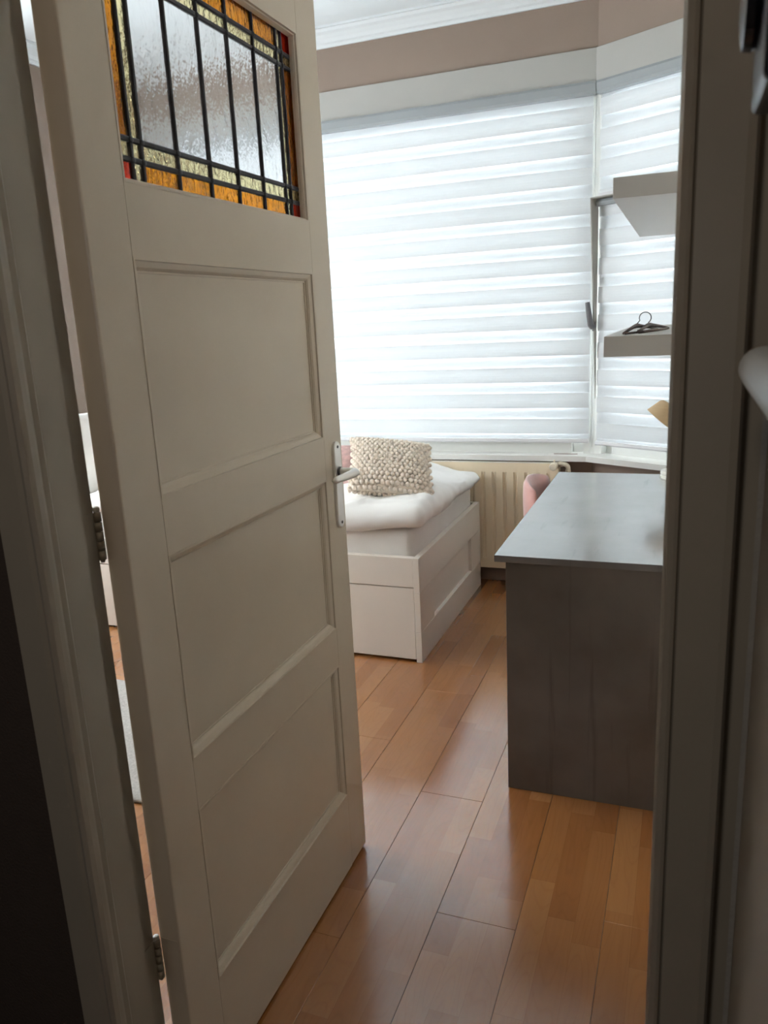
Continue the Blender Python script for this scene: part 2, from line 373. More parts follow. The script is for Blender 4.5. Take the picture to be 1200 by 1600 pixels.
# doorway wall
bm = bmesh.new()
add_box(bm, XL-.1, -0.90, 0.81, YF, -.12, 3.0); add_box(bm, 0.07, XR+.1, 0.81, YF, -.12, 3.0); add_box(bm, -0.90, 0.07, 0.81, YF, 2.20, 3.0)
tag(link_bm('wall_front', bm, HALLP), 'wall holding the doorway between hall and bedroom', 'wall', kind='structure')
# room side skin of the doorway wall in the bedroom colour
bm = bmesh.new(); add_box(bm, XL, -0.91, YF, YF+.008, 0, ZC)
tag(link_bm('wall_front_plaster', bm, WALLP), 'taupe plaster on the bedroom side beside the doorway', 'wall', kind='structure')
tag(box('ceiling', XL-.1, XR+.1, 0.81, 4.4, ZC, ZC+.1, CEILP), 'white bedroom ceiling', 'ceiling', kind='structure')
# hall shell
tag(box('wall_hall_right', 0.08, 0.18, -1.4, 0.81, -.12, 2.7, HALLP), 'textured dim hall wall beside the doorway', 'wall', kind='structure')
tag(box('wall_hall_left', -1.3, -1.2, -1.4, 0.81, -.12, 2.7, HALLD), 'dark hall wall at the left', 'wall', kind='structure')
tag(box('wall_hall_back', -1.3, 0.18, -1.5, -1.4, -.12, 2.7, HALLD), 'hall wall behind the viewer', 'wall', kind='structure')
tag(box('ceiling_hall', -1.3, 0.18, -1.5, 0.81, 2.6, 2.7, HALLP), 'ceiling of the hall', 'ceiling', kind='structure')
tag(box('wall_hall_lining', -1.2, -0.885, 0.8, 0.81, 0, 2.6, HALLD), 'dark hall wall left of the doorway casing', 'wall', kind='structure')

# cornice along the window wall, the bay and the left wall
CP = [(0, 0), (0, .0-.078), (.012, -.078), (.016, -.066), (.026, -.060), (.034, -.046), (.05, -.030), (.066, -.022), (.072, -.010), (.085, -.010), (.085, 0)]
bm = bmesh.new()
add_prism(bm, [(YB-a, ZC+b) for a, b in CP], XL, BX+.02, axis='x')
add_prism(bm, [(-a, ZC+b) for a, b in CP], -.02, BL, axis='x', M=MB)
add_prism(bm, [(XL+a, ZC+b) for a, b in CP], YF, YB, axis='y')
tag(link_bm('trim_1', bm, CEILP), 'white moulded cornice under the ceiling', 'cornice', kind='structure')
# header boards over the windows
bm = bmesh.new(); add_box(bm, WX0-.2, BX+.004, YB-.018, YB, 2.445, 2.588, .002)
add_box(bm, 0.001, BL, -.018, 0, 2.445, 2.588, .002, M=MB)
tag(link_bm('trim_2', bm, HEADP), 'off-white board running above both windows', 'trim', kind='structure')
# sill
sill = thing('trim_3', (-1.2, 4.0, .69), 'white window sill running along both windows', 'sill', kind='structure')
SF = 0.085
a0 = Vector((WX0-.2, YB-SF)); tn = math.tan(BA/2)
cI = (BX-SF*tn, YB-SF); cO = (BX+.05*math.tan(BA/2), YB+.05)
e0 = MB @ Vector((BL, -SF, 0)); e1 = MB @ Vector((BL, .05, 0))
prism('sill_board', [tuple(a0), cI, cO, (WX0-.2, YB+.05)], .688, .716, SILLP, sill)
prism('sill_board', [cI, tuple(e0[:2]), tuple(e1[:2]), cO], .688, .716, SILLP, sill)
box('sill_vent', -.62, -.50, YB-.03, YB-.012, .7162, .7172, mat('vent_brown', (.35, .27, .25), .6), sill)
# baseboards
tag(box('baseboard_back', XL, BX, YB-.016, YB, 0.0, .075, BASEB, bevel=.002), 'dark baseboard below the radiator', 'baseboard', kind='structure')
bm = bmesh.new(); add_box(bm, 0.01, BL-.01, -.016, 0, 0, .075, .002, M=MB)
tag(link_bm('baseboard_bay', bm, BASEB), 'dark baseboard along the angled bay wall', 'baseboard', kind='structure')

# door frame jambs with casing
jl = [(-.888, .81), (-.888, .796), (-.882, .788), (-.838, .788), (-.832, .792), (-.828, .789), (-.822, .786), (-.816, .790), (-.814, .798), (-.816, .808), (-.818, .814), (-.816, .822),
      (-.818, .826), (-.818, .877), (-.833, .877), (-.833, .917), (-.90, .917), (-.90, .81)]
jr = [(-.0135, .877), (-.0135, .80), (-.010, .793), (-.004, .790), (-.0005, .791), (.001, .795), (.0025, .790), (.042, .788), (.049, .789), (.052, .795), (.052, .81), (.07, .81), (.07, .917), (.0015, .917), (.0015, .877)]
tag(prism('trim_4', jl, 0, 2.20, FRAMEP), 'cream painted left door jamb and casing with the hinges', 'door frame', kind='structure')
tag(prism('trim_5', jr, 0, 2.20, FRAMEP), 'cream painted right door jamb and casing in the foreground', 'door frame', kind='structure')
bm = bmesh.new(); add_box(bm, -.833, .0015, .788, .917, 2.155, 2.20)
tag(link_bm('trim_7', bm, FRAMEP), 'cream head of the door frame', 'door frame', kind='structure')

# ---------------------------------------------------------------- windows
win = thing('window_1', ((WX0+WX1)/2, YB+.1, WZ0), 'broad white framed front window behind the striped blind', 'window', kind='structure')
fy0, fy1 = YB+.07, YB+.13
box('window_frame', WX0, WX0+.06, fy0, fy1, WZ0, WZ1, WHITEP, win, .004); box('window_frame', WX1-.06, WX1, fy0, fy1, WZ0, WZ1, WHITEP, win, .004)
box('window_frame', WX0+.06, WX1-.06, YB+.012, fy1, WZ0, .815, WHITEP, win, .004); box('window_frame', WX0+.06, WX1-.06, fy0, fy1, WZ1-.06, WZ1, WHITEP, win, .004)
box('mullion', MU0, MU1, fy0-.03, fy1, .815, WZ1-.06, WHITEP, win, .004)
for xa_, xb_ in ((WX0+.06, MU0), (MU1, WX1-.06)):
    box('transom', xa_, xb_, fy0, fy1, 1.90, 1.96, WHITEP, win, .004)
    for za, zb in ((.815, 1.90), (1.96, WZ1-.06)):
        box('pane', xa_, xb_, YB+.096, YB+.102, za, zb, PANE, win)
w3 = thing('added_window_3', (XL-.05, (LY0+LY1)/2, LZ0), 'added bare white framed window in the left wall, unseen behind the open door, for fill light', 'window', kind='structure')
for a_, b_, c_, d_ in ((LY0, LY0+.06, LZ0, LZ1), (LY1-.06, LY1, LZ0, LZ1), (LY0+.06, LY1-.06, LZ0, LZ0+.06), (LY0+.06, LY1-.06, LZ1-.06, LZ1)):
    box('window_frame', XL-.08, XL-.02, a_, b_, c_, d_, WHITEP, w3, .004)
box('pane', XL-.053, XL-.047, LY0+.06, LY1-.06, LZ0+.06, LZ1-.06, PANE, w3)
w2 = thing('window_2', MB @ Vector((BL/2, .1, WZ0)), 'narrow side window in the angled bay with a dark grey handle', 'window', kind='structure')
bw0, bw1 = 0.045, BL-.03
def bbox(name, x0, x1, y0, y1, z0, z1, m, parent, bevel=0.0, M=MB): return box(name, x0, x1, y0, y1, z0, z1, m, parent, bevel, M)
bbox('window_frame', bw0, bw0+.05, .06, .13, WZ0, WZ1, WHITEP, w2, .004); bbox('window_frame', bw1-.05, bw1, .06, .13, WZ0, WZ1, WHITEP, w2, .004)
bbox('window_frame', bw0+.05, bw1-.05, .03, .13, WZ0, .80, WHITEP, w2, .004); bbox('window_frame', bw0+.05, bw1-.05, .06, .13, WZ1-.05, WZ1, WHITEP, w2, .004)
bbox('transom', bw0+.05, bw1-.05, .06, .13, 1.925, 1.975, WHITEP, w2, .004)
bbox('pane', bw0+.05, bw1-.05, .095, .101, 1.975, WZ1-.05, PANE, w2)
# lower hopper light: sash behind the blind, slim cheek and hood leaning into the room
SX0, SX1, SB, ST = 0.030, BL-.05, .745, 1.935
for xa, xb, za, zb in ((bw0+.05, bw0+.09, .80, 1.925), (bw1-.09, bw1-.05, .80, 1.925), (bw0+.09, bw1-.09, .80, .84), (bw0+.09, bw1-.09, 1.875, 1.925)):
    bbox('sash_rail', xa, xb, .07, .12, za, zb, WHITEP, w2, .003)
bbox('pane', bw0+.09, bw1-.09, .095, .101, .84, 1.875, PANE, w2)
CHK = mat('shade_toned_hopper_cheek', (.34, .32, .285), .5)  # darkness of the shaded reveal put into the colour
prism('hopper_cheek', [(-.020, 1.00), (-.020, ST), (-.082, ST)], SX0-.006, SX0-.001, CHK, w2, axis='x', M=MB)
bbox('hopper_hood', SX0-.006, SX1, -.082, -.004, ST, ST+.005, CHK, w2)
hb = bbox('window_handle', SX0-.012, SX0-.001, -.044, -.028, 1.33, 1.38, HANDLEG, w2, .003)
bm = bmesh.new(); add_tube(bm, [MB @ Vector(p) for p in ((SX0-.006, -.030, 1.352), (SX0-.006, -.055, 1.350), (SX0-.007, -.062, 1.358), (SX0-.014, -.066, 1.41), (SX0-.022, -.070, 1.468))], [.010, .012, .014, .0135, .011], 10)
link_bm('lever', bm, HANDLEG, hb, True)

# ---------------------------------------------------------------- zebra blinds
PER, OPQ = 0.132, 0.076
def blind(label, M, x0, x1, z0, z1, phase, yf, cass_h=.055, cass=True):
    o = thing('zebra_blind', M @ Vector(((x0+x1)/2, yf, z0)), label, 'blind', 'striped day and night blinds')
    def piece(nm, a, b, ya, yb, za, zb, m, bev=0.0): return box(nm, a, b, ya, yb, za, zb, m, o, bev, M)
    if cass:
        bm = bmesh.new(); c = yf+.012
        add_prism(bm, [(yf-.022, z1), (yf-.03, z1+.012), (yf-.03, z1+cass_h-.012), (yf-.022, z1+cass_h), (yf+.03, z1+cass_h), (yf+.03, z1)], x0-.012, x1+.012, axis='x', M=M)
        link_bm('headrail', bm, mat('grey_white_headrail', (.36, .39, .405), .45), o)
    for layer, (y, ph) in enumerate(((yf, phase), (yf+.010, phase+PER/2))):
        bs = bmesh.new(); z = z0 - PER + (ph % PER)
        while z < z1:
            a, b = max(z0, z), min(z1, z+OPQ)
            if b-a > .004:
                bb = bmesh.new()      # opaque band, bulging very slightly between its seams
                pts = []; 
                for s in range(7):
                    f = s/6; pts.append((y-.0035*math.sin(math.pi*f)+.0015*f, a+(b-a)*f))
                pts = pts + [(p[0]+.0008, p[1]) for p in pts[::-1]]
                add_prism(bb, pts, x0, x1, axis='x', M=M)
                link_bm('fabric_band', bb, BAND, o)
            a, b = max(z0, z+OPQ), min(z1, z+PER)
            if b-a > .004: 
                v = [bs.verts.new(M @ Vector(p)) for p in ((x0, y+.001, a), (x1, y+.001, a), (x1, y+.001, b), (x0, y+.001, b))]; bs.faces.new(v)
            z += PER
        link_bm('sheer_fabric', bs, SHEER, o)
    bm = bmesh.new(); add_prism(bm, [(yf-.008, z0-.016), (yf-.011, z0-.010), (yf-.009, z0+.004), (yf+.020, z0+.004), (yf+.020, z0-.014)], x0, x1, axis='x', M=M)
    link_bm('bottom_rail', bm, mat('white_bottom_rail', (.74, .74, .76), .4), o)
    return o
I4 = Matrix()
b1 = blind('wide striped roller blind across the front window above the bed', I4, -2.0, BX-.016, .790, 2.392, .030, YB-.012)
b4 = blind('striped roller blind of the left window light beside the bed head', I4, WX0-.02, -2.03, .79, 2.392, .030, YB-.012)
b2 = blind('short striped blind at the top of the angled side window', MB, .022, BL-.004, 1.96, 2.392, .075, -.004)
b3 = blind('striped blind on the lower light of the side window behind the shelves', MB, SX0+.002, BL-.004, .782, ST-.03, .02, -.014, cass_h=.028)
# thin control cord at the corner
tag(tube('blind_cord', [(BX-.004, YB-.022, 2.39), (BX-.003, YB-.024, 1.6), (BX-.004, YB-.022, .80)], .0022, WHITEP, n=6), 'thin white control cord hanging at the window corner', 'cord')

# ================================================================ DOOR
DX = -0.787; DT = 0.042; DY0, DY1, DH = 0.929, 1.748, 2.14       # visible face, thickness, hinge edge, free edge, height
door = thing('door_1', (DX-DT/2, DY0, .008), 'cream panelled door standing open with a stained glass light', 'door', kind='structure')
PY0, PY1 = 1.026, 1.648
xa, xb = DX-DT, DX
PZ = [(.222, .591), (.690, 1.068), (1.168, 1.541)]
GZ = (1.649, 2.022)
box('stile', xa, xb, DY0, PY0, .008, DH, DOORP, door, .003); box('stile', xa, xb, PY1, DY1, .008, DH, DOORP, door, .003)
rails = [(.008, .222), (.591, .690), (1.068, 1.168), (1.541, GZ[0]), (GZ[1], DH)]
for a, b in rails: box('rail', xa+.0002, xb-.0002, PY0-.001, PY1+.001, a, b, DOORP, door)
def moulding(name, y0, y1, z0, z1, prof, xface, sgn):
    """mitred strip round an opening; prof = (inset from opening edge, depth below face)"""
    bm = bmesh.new(); rings = []
    for ins, dep in prof:
        x = xface - sgn*dep
        rings.append([bm.verts.new((x, y, z)) for y, z in ((y0+ins, z0+ins), (y1-ins, z0+ins), (y1-ins, z1-ins), (y0+ins, z1-ins))])
    n = len(rings)
    for i in range(n):
        A, B = rings[i], rings[(i+1) % n]
        for j in range(4): bm.faces.new((A[j], A[(j+1) % 4], B[(j+1) % 4], B[j]))
    return link_bm(name, bm, DOORP, door)
OGEE = [(-.001, -.0006), (.003, -.0006), (.004, .003), (.008, .0045), (.013, .0065), (.0165, .010), (.0175, .0125), (.021, .0125), (.0215, .0165), (-.001, .0165)]
for a, b in PZ:
    box('panel', DX-.030, DX-.0142, PY0-.004, PY1+.004, a-.004, b+.004, DOORP, door)
    moulding('panel_moulding', PY0, PY1, a, b, OGEE, DX, 1)
    moulding('panel_moulding', PY0, PY1, a, b, OGEE, DX-DT, -1)
GX = DX-.018
BEAD = [(-.001, -.0003), (.003, -.0003), (.004, .004), (.006, .005), (.0075, .009), (.0085, .0155), (-.001, .0155)]
moulding('glazing_bead', PY0, PY1, GZ[0], GZ[1], BEAD, DX, 1); moulding('glazing_bead', PY0, PY1, GZ[0], GZ[1], BEAD, DX-DT, -1)
# stained glass
V = [PY0-.004, 1.074, 1.100, 1.196, 1.294, 1.390, 1.487, 1.583, 1.605, PY1+.004]
Z = [GZ[0]-.002, 1.687, 1.716, 1.951, 1.976, GZ[1]+.002]
for i in range(9):
    for j in range(5):
        oc, orow = i in (0, 8), j in (0, 4)
        if oc and orow: m_, lb = GL_RED, 'small red corner pane'
        elif i in (1, 7) or j in (1, 3): m_, lb = GL_CREAM, 'pale yellow border pane'
        elif oc or orow: m_, lb = GL_AMBER, 'amber border pane'
        else: m_, lb = GL_CLEAR, 'tall clear rippled pane'
        p = box('glass_pane', GX-.0035, GX+.0005, V[i]+.0006, V[i+1]-.0006, Z[j]+.0006, Z[j+1]-.0006, m_, door); p['label'] = lb
def came_v(y, z0, z1, wd):
    return prism('lead_came', [(GX-.0052, y-wd*.8), (GX-.0052, y+wd*.8), (GX+.0012, y+wd), (GX+.0034, y+wd*.55), (GX+.0034, y-wd*.55), (GX+.0012, y-wd)], z0, z1, LEAD, door)
def came_h(z, y0, y1, wd):
    return prism('lead_came', [(GX-.0052, z-wd*.8), (GX-.0052, z+wd*.8), (GX+.0010, z+wd), (GX+.0031, z+wd*.55), (GX+.0031, z-wd*.55), (GX+.0010, z-wd)], y0, y1, LEAD, door, axis='y')
for i, y in enumerate(V[1:-1]): came_v(y, GZ[0]-.002, GZ[1]+.002, .0042 if i in (0, 1) else .0036)
for z in Z[1:-1]: came_h(z, PY0-.004, PY1+.004, .0046)
# solder knots at the crossings
bm = bmesh.new()
for y in V[1:-1]:
    for z in Z[1:-1]:
        add_lathe(bm, [(.0055, 0), (.0048, .0012), (.0025, .0018), (.0001, .002)], 8, M=frame_M((GX+.0030, y, z), (0, 1, 0), (0, 0, 1), (1, 0, 0)))
link_bm('solder_joints', bm, LEAD, door, True)['kind'] = 'stuff'
# handle: back plate with lever, screws
PYC, PZ0, PZ1, PW = 1.7065, .938, 1.152, .019
def stadium(cy, z0, z1, hw, n=12):
    pts = []
    for k in range(n+1): a = math.pi*k/n; pts.append((cy+hw*math.cos(a), z1-hw+hw*math.sin(a)))
    for k in range(n+1): a = math.pi+math.pi*k/n; pts.append((cy+hw*math.cos(a), z0+hw+hw*math.sin(a)))
    return pts
def stad_plate(name, x0, x1, parent, m):
    bm = bmesh.new(); P = stadium(PYC, PZ0, PZ1, PW); Q = stadium(PYC, PZ0+.002, PZ1-.002, PW-.002)
    rings = [[bm.verts.new((x, *p)) for p in L_] for x, L_ in ((x0, P), (x1-.002 if x1 > x0 else x1+.002, P), (x1, Q))]
    n = len(P); bm.faces.new(rings[0][::-1]); bm.faces.new(rings[2])
    for A, B in zip(rings, rings[1:]):
        for j in range(n): bm.faces.new((A[j], A[(j+1) % n], B[(j+1) % n], B[j]))
    return link_bm(name, bm, m, parent)
for xs, sg in ((DX, 1), (DX-DT, -1)):
    pl = stad_plate('handle_plate', xs, xs+sg*.008, door, METAL)
    for zz in (PZ0+.013, PZ1-.013):
        lathe('screw', [(.0001, 0), (.0038, 0), (.0036, .0012), (.0012, .0013), (.0001, .0006)], DARKM, pl, 12, M=frame_M((xs+sg*.008, PYC, zz), (0, 1, 0), (0, 0, 1), (sg, 0, 0)))
    hz = 1.079
    lathe('collar', [(.0001, 0), (.0115, 0), (.0115, .005), (.0095, .006), (.0001, .006)], DARKM, pl, 20, M=frame_M((xs+sg*.008, PYC, hz), (0, 1, 0), (0, 0, 1), (sg, 0, 0)))
    path = []; rad = []
    for t in range(5): path.append((xs+sg*(.012+.028*t/4), PYC, hz)); rad.append(.0095)
    for t in range(1, 8):
        a = math.radians(98)*t/7; path.append((xs+sg*(.040+.017*math.sin(a)), PYC-.017*(1-math.cos(a)), hz)); rad.append(.0095+.001*t/7)
    for t in range(1, 9):
        f = t/8; path.append((xs+sg*(.0568-.012*f-.004*f*f), PYC-.019-.088*f, hz-.002*f)); rad.append(.0105*(1-.25*f) if t < 8 else .004)
    tube('lever', path, rad, METAL, pl, 14)
# hinges
for z0, z1 in ((1.092, 1.168), (.312, .392)):
    px, py = -0.8305, .9215
    hg = tube('hinge', [(px, py, z0-.004), (px, py, z0), (px, py, z1), (px, py, z1+.004)], [.003, .0042, .0042, .003], FRAMEP, door, 10)
    nk = 5
    for k in range(nk):
        a = z0+(z1-z0)*k/nk; b = z0+(z1-z0)*(k+1)/nk
        tube('knuckle', [(px, py, a+.0008), (px, py, b-.0008)], .0066, FRAMEP, hg, 12)
    lathe('finial', [(.0001, 0), (.005, 0), (.006, .003), (.0045, .007), (.0001, .0085)], WHITEP, hg, 12, M=Matrix.Translation((px, py, z1+.001)))
    box('hinge_leaf', DX-.036, DX-.004, DY0-.0006, DY0+.001, z0, z1, DOORP, hg)
    box('hinge_leaf', -.8345, -.832, .884, .917, z0, z1, FRAMEP, hg)

# ================================================================ FURNITURE
# ---- day bed
bx1, by0, by1, bz = -1.0, 2.923, 3.965, .467; bx0 = -3.12
bed = thing('day_bed', ((bx0+bx1)/2, (by0+by1)/2, 0), 'white day bed with drawers and recessed end panel beneath the window', 'bed')
box('top_rail', bx0+.026, bx1-.026, by0, by0+.03, .338, bz, BEDW, bed, .0015)
box('back_rail', bx0+.026, bx1-.026, by1-.03, by1, .02, bz, BEDW, bed, .0015)
dm = (bx0+bx1)/2
for a, b in ((bx0+.029, dm-.002), (dm+.002, bx1-.029)):
    d = box('drawer', a, b, by0+.003, by0+.021, .012, .334, BEDW, bed, .0015)
    box('drawer_box', a+.02, b-.02, by0+.021, by0+.6, .03, .26, BEDW, d)
for xa_, xb_ in ((bx1-.026, bx1), (bx0, bx0+.026)):
    out = xb_ if xa_ > -2 else xa_
    p = thing('end_panel', (0, 0, 0), None, None); p.parent = bed; p.location = -bed.location
    box('panel_rail', xa_, xb_, by0, by1, .316, bz, BEDW, p, .0015)
    box('panel_rail', xa_, xb_, by0, by1, 0.0, .138, BEDW, p, .0015)
    box('panel_stile', xa_, xb_, by0, 3.118, .139, .315, BEDW, p, .0012)
    box('panel_stile', xa_, xb_, 3.776, by1, .139, .315, BEDW, p, .0012)
    c = (xa_+xb_)/2
    box('inset_panel', c-.010, c-.004, 3.118, 3.776, .138, .316, BEDW, p) if xa_ > -2 else box('inset_panel', c+.004, c+.010, 3.118, 3.776, .138, .316, BEDW, p)
box('slatted_base', bx0+.027, bx1-.027, by0+.032, by1-.032, .36, .385, BEDW, bed)
mt = rounded_slab('mattress', bx0+.03, bx1-.030, by0+.035, by1-.035, .386, .580, .03, MATTR, None, .035, .004, 7)
tag(mt, 'white fitted mattress lying in the day bed under the duvet', 'mattress')
def duv_warp(p):
    t = max(0, min(1, (p.x+1.25)/.25)); s = max(0, min(1, (p.y-3.35)/.55))
    z = p.z - .035*s*t*max(0, (p.z-.56)/.12)
    z += .012*math.sin(p.x*7.3+p.y*3)*(1 if p.z > .62 else .35)
    q = Vector((p.x*6.0+p.y*2.0, p.y*9.0-p.x*2.0, p.z*14)); cr_ = abs(noise.noise(q)); z += (.010*max(0, .18-cr_)/.18 - .004)*(1 if p.z > .60 else .4)
    # sagging hem in front
    f = max(0, min(1, (3.02-p.y)/.1)); z -= f*(.010+.012*math.sin(p.x*5.1+.8)+.006*math.sin(p.x*13)) 
    return Vector((p.x, p.y, max(z, .5815) if p.y > 2.97 and p.x < -1.02 and p.z < .62 else z))
dv = rounded_slab('duvet', -2.72, -.978, 2.928, 3.955, .5815, .682, .048, LINEN, None, .018, .012, 4.2, 3.1, duv_warp)
tag(dv, 'rumpled white duvet spread over the mattress', 'duvet')
# pillow against the left wall, seen through the hinge gap
bm = bmesh.new(); pillow_bm(bm, frame_M((-2.93, 3.42, .70), Vector((.35, -.0, .93)).normalized(), (0, 1, 0), Vector((-.93, 0, .35)).normalized()).copy() @ Matrix.Rotation(0, 4, 'Z'), .25, .34, .085, 22, .02, 4)
o = link_bm('pillow', bm, LINEN, None, True); tag(o, 'plump white pillow at the wall end of the bed', 'pillow')
zmin = min((o.matrix_basis @ v.co).z for v in o.data.vertices); o.location.z += .583-zmin
# pink pillow behind the knitted cushion
bm = bmesh.new(); pillow_bm(bm, frame_M((-1.70, 3.47, .745), Vector((1, .05, 0)).normalized(), Vector((-.03, .72, .69)).normalized(), Vector((.03, -.69, .72)).normalized()), .20, .12, .055, 20, .015, 9)
o = link_bm('pink_pillow', bm, PINKF, None, True); tag(o, 'pink patterned pillow half hidden behind the knitted cushion', 'pillow')
# knitted cushion
qbl, qbr, qtl, qtr = Vector((-1.367, 3.056, .70)), Vector((-1.003, 3.147, .682)), Vector((-1.45, 3.325, .91)), Vector((-1.075, 3.452, .829))
ce = (qbl+qbr+qtl+qtr)/4; ex = ((qbr-qbl)+(qtr-qtl)).normalized(); ey = (qtl-qbl)+(qtr-qbr); ey = (ey-ex*ey.dot(ex)).normalized(); ez = ex.cross(ey)
shr = Matrix(((1, -.10, 0, 0), (0, 1, 0, 0), (0, 0, 1, 0), (0, 0, 0, 1)))
MC = frame_M(ce+Vector((0, 0, .004)), ex, ey, ez) @ shr
cu = thing('knitted_cushion', ce-Vector((0, 0, .12)), 'beige chunky knitted cushion leaning on the bed', 'cushion')
bm = bmesh.new(); pillow_bm(bm, MC, .186, .170, .064, 20); link_bm('cushion_body', bm, KNIT, cu, True)
bm = bmesh.new(); NU, NV = 17, 17
ico = bmesh.new(); bmesh.ops.create_icosphere(ico, subdivisions=2, radius=1.0); ico.verts.ensure_lookup_table()
iv = [v.co.copy() for v in ico.verts]; iF = [[v.index for v in f.verts] for f in ico.faces]; ico.free()
for s in (1, -1):
    for i in range(NU):
        for j in range(NV):
            u = -0.97+1.94*(i+.5*(j % 2)*.9)/(NU-.5); v = -0.97+1.94*j/(NV-1)
            if abs(u) > .985: continue
            x, y = pillow_xy(u, v, .189, .172); z = s*pillow_h(u, v, .064)
            e = .01; x2, y2 = pillow_xy(min(1, u+e), v, .189, .172); z2 = s*pillow_h(min(1, u+e), v, .064)
            x3, y3 = pillow_xy(u, min(1, v+e), .189, .172); z3 = s*pillow_h(u, min(1, v+e), .064)
            nrm = Vector((x2-x, y2-y, z2-z)).cross(Vector((x3-x, y3-y, z3-z)))
            nrm = (nrm*s).normalized() if nrm.length > 1e-12 else Vector((0, 0, s))
            if abs(u) > .93 or abs(v) > .93: nrm = (nrm+Vector((u*.6, v*.6, 0))).normalized()
            t1 = Vector((0, 1, 0)); t1 = (t1-nrm*t1.dot(nrm)).normalized(); t2 = t1.cross(nrm)
            rj = 1+random.uniform(-.12, .12); a, b, c = .0104*rj, .0118*rj, .0105
            base = Vector((x, y, z))+nrm*.002+Vector((random.uniform(-.0015, .0015), random.uniform(-.0015, .0015), 0))
            vs = [bm.verts.new(MC @ (base+t2*(q.x*a)+t1*(q.y*b)+nrm*(q.z*c))) for q in iv]
            for f in iF: bm.faces.new([vs[k] for k in f])
link_bm('knit_stitches', bm, KNIT, cu, True)['kind'] = 'stuff'

# ---- radiator
rad = thing('radiator', (-1.26, 4.0, .1), 'cream panel radiator below the window sill behind the desk', 'radiator')
rx0, rx1, rz0, rz1 = -1.95, -.588, .10, .676
bm = bmesh.new(); pitch = .0575; n = int((rx1-rx0)/pitch); xs = []
zs = [rz0, rz0+.012, rz0+.05, rz0+.075, rz1-.075, rz1-.05, rz1-.012, rz1]; dz = [0, .0, 0, 1, 1, 0, 0, 0]
prof = [(0, 0), (.30, 0), (.42, 1), (.58, 1), (.70, 0)]
for k in range(n):
    for f, d in prof: xs.append((rx0+.02+(k+f)*pitch*(rx1-rx0-.04)/(n*pitch), d))
xs = [(rx0, 0), (rx0+.008, 0)]+xs+[(rx1-.008, 0), (rx1, 0)]
RYF = 3.985
grid = [[bm.verts.new((x, RYF+.011*d*q if 0 < i < len(xs)-1 else RYF+.004, z)) for x, d in xs] for i_, (z, q) in enumerate(zip(zs, dz)) for i in (1,)]
for A, B in zip(grid, grid[1:]):
    for a in range(len(xs)-1): bm.faces.new((A[a], A[a+1], B[a+1], B[a]))
back = [[bm.verts.new((x, RYF+.02, z)) for x in (rx0, rx1)] for z in (rz0, rz1)]
front = link_bm('front_panel', bm, RADI, rad, True); autosmooth(front, 30)
box('panel_edge', rx0, rx1, RYF+.0, RYF+.008, rz1, rz1+.006, mat('white_radiator_edge', (.86, .82, .74), .35), rad, .001)
box('panel_edge', rx0, rx1, RYF+.0, RYF+.008, rz0-.006, rz0, RADI, rad, .001)
box('panel_edge', rx1, rx1+.004, RYF+.0, RYF+.05, rz0-.006, rz1+.006, RADI, rad, .001)
box('panel_edge', rx0-.004, rx0, RYF+.0, RYF+.05, rz0-.006, rz1+.006, RADI, rad, .001)
box('rear_panel', rx0, rx1, RYF+.036, RYF+.05, rz0, rz1, RADI, rad, .003)
box('bracket', -1.7, -1.66, RYF+.05, YB-.001, .2, .6, RADI, rad); box('bracket', -.9, -.86, RYF+.05, YB-.001, .2, .6, RADI, rad)
# valve and pipe
vz = .668
va = lathe('valve', [(.0001, -.032), (.016, -.032), (.0195, -.028), (.0205, -.01), (.0195, .012), (.014, .02), (.0001, .02)], VALVEP, rad, 24, M=frame_M((-.607, RYF-.022, vz), (1, 0, 0), (0, 0, 1), (0, 1, 0)))
lathe('valve_pin', [(.0001, 0), (.004, 0), (.004, .012), (.0001, .013)], VALVEP, va, 12, M=Matrix.Translation((-.606, RYF-.012, vz+.018)))
tube('valve_nut', [(-.585, RYF-.0, vz+.006), (-.566, RYF-.0, vz+.006)], .0145, VALVEP, va, 6)
tube('pipe', [(-.59, RYF, vz+.006)]+[(-.560+.022*math.sin(a), RYF, vz+.006-.022*(1-math.cos(a))) for a in [math.radians(d) for d in range(0, 91, 15)]]+[(-.538, RYF, .55), (-.538, RYF, .0)], .0122, VALVEP, rad, 14)
tube('valve_nut', [(-.538, RYF, vz-.034), (-.538, RYF, vz-.022)], .014, VALVEP, va, 6)

# ---- desk
dx0, dx1, dy0, dy1, dzt = -.4965, .100, 2.128, 3.378, .755
desk = thing('desk', ((dx0+dx1)/2, (dy0+dy1)/2, 0), 'grey concrete-look desk with panel end standing at the right', 'desk')
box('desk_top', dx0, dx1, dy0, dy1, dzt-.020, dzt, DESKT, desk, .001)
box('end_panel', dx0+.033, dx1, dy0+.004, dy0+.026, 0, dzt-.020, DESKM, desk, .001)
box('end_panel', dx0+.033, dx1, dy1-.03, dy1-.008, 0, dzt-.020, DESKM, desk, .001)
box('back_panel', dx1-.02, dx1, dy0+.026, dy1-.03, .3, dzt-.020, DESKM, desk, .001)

# ---- floating shelves
for lb, y0, y1, z0, z1 in (('upper white floating shelf on the right wall in front of the side window', 2.25, 3.50, 1.709, 1.761),
                           ('lower white floating shelf on the right wall with dark coat hangers on it', 2.075, 3.18, 1.313, 1.364)):
    o = thing('floating_shelf', (-.04, (y0+y1)/2, z0), lb, 'shelf', 'white floating shelves')
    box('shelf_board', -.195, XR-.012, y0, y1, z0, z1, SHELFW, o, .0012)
    box('mounting_rail', XR-.012, XR, y0+.02, y1-.02, z0+.008, z1-.008, SHELFW, o)

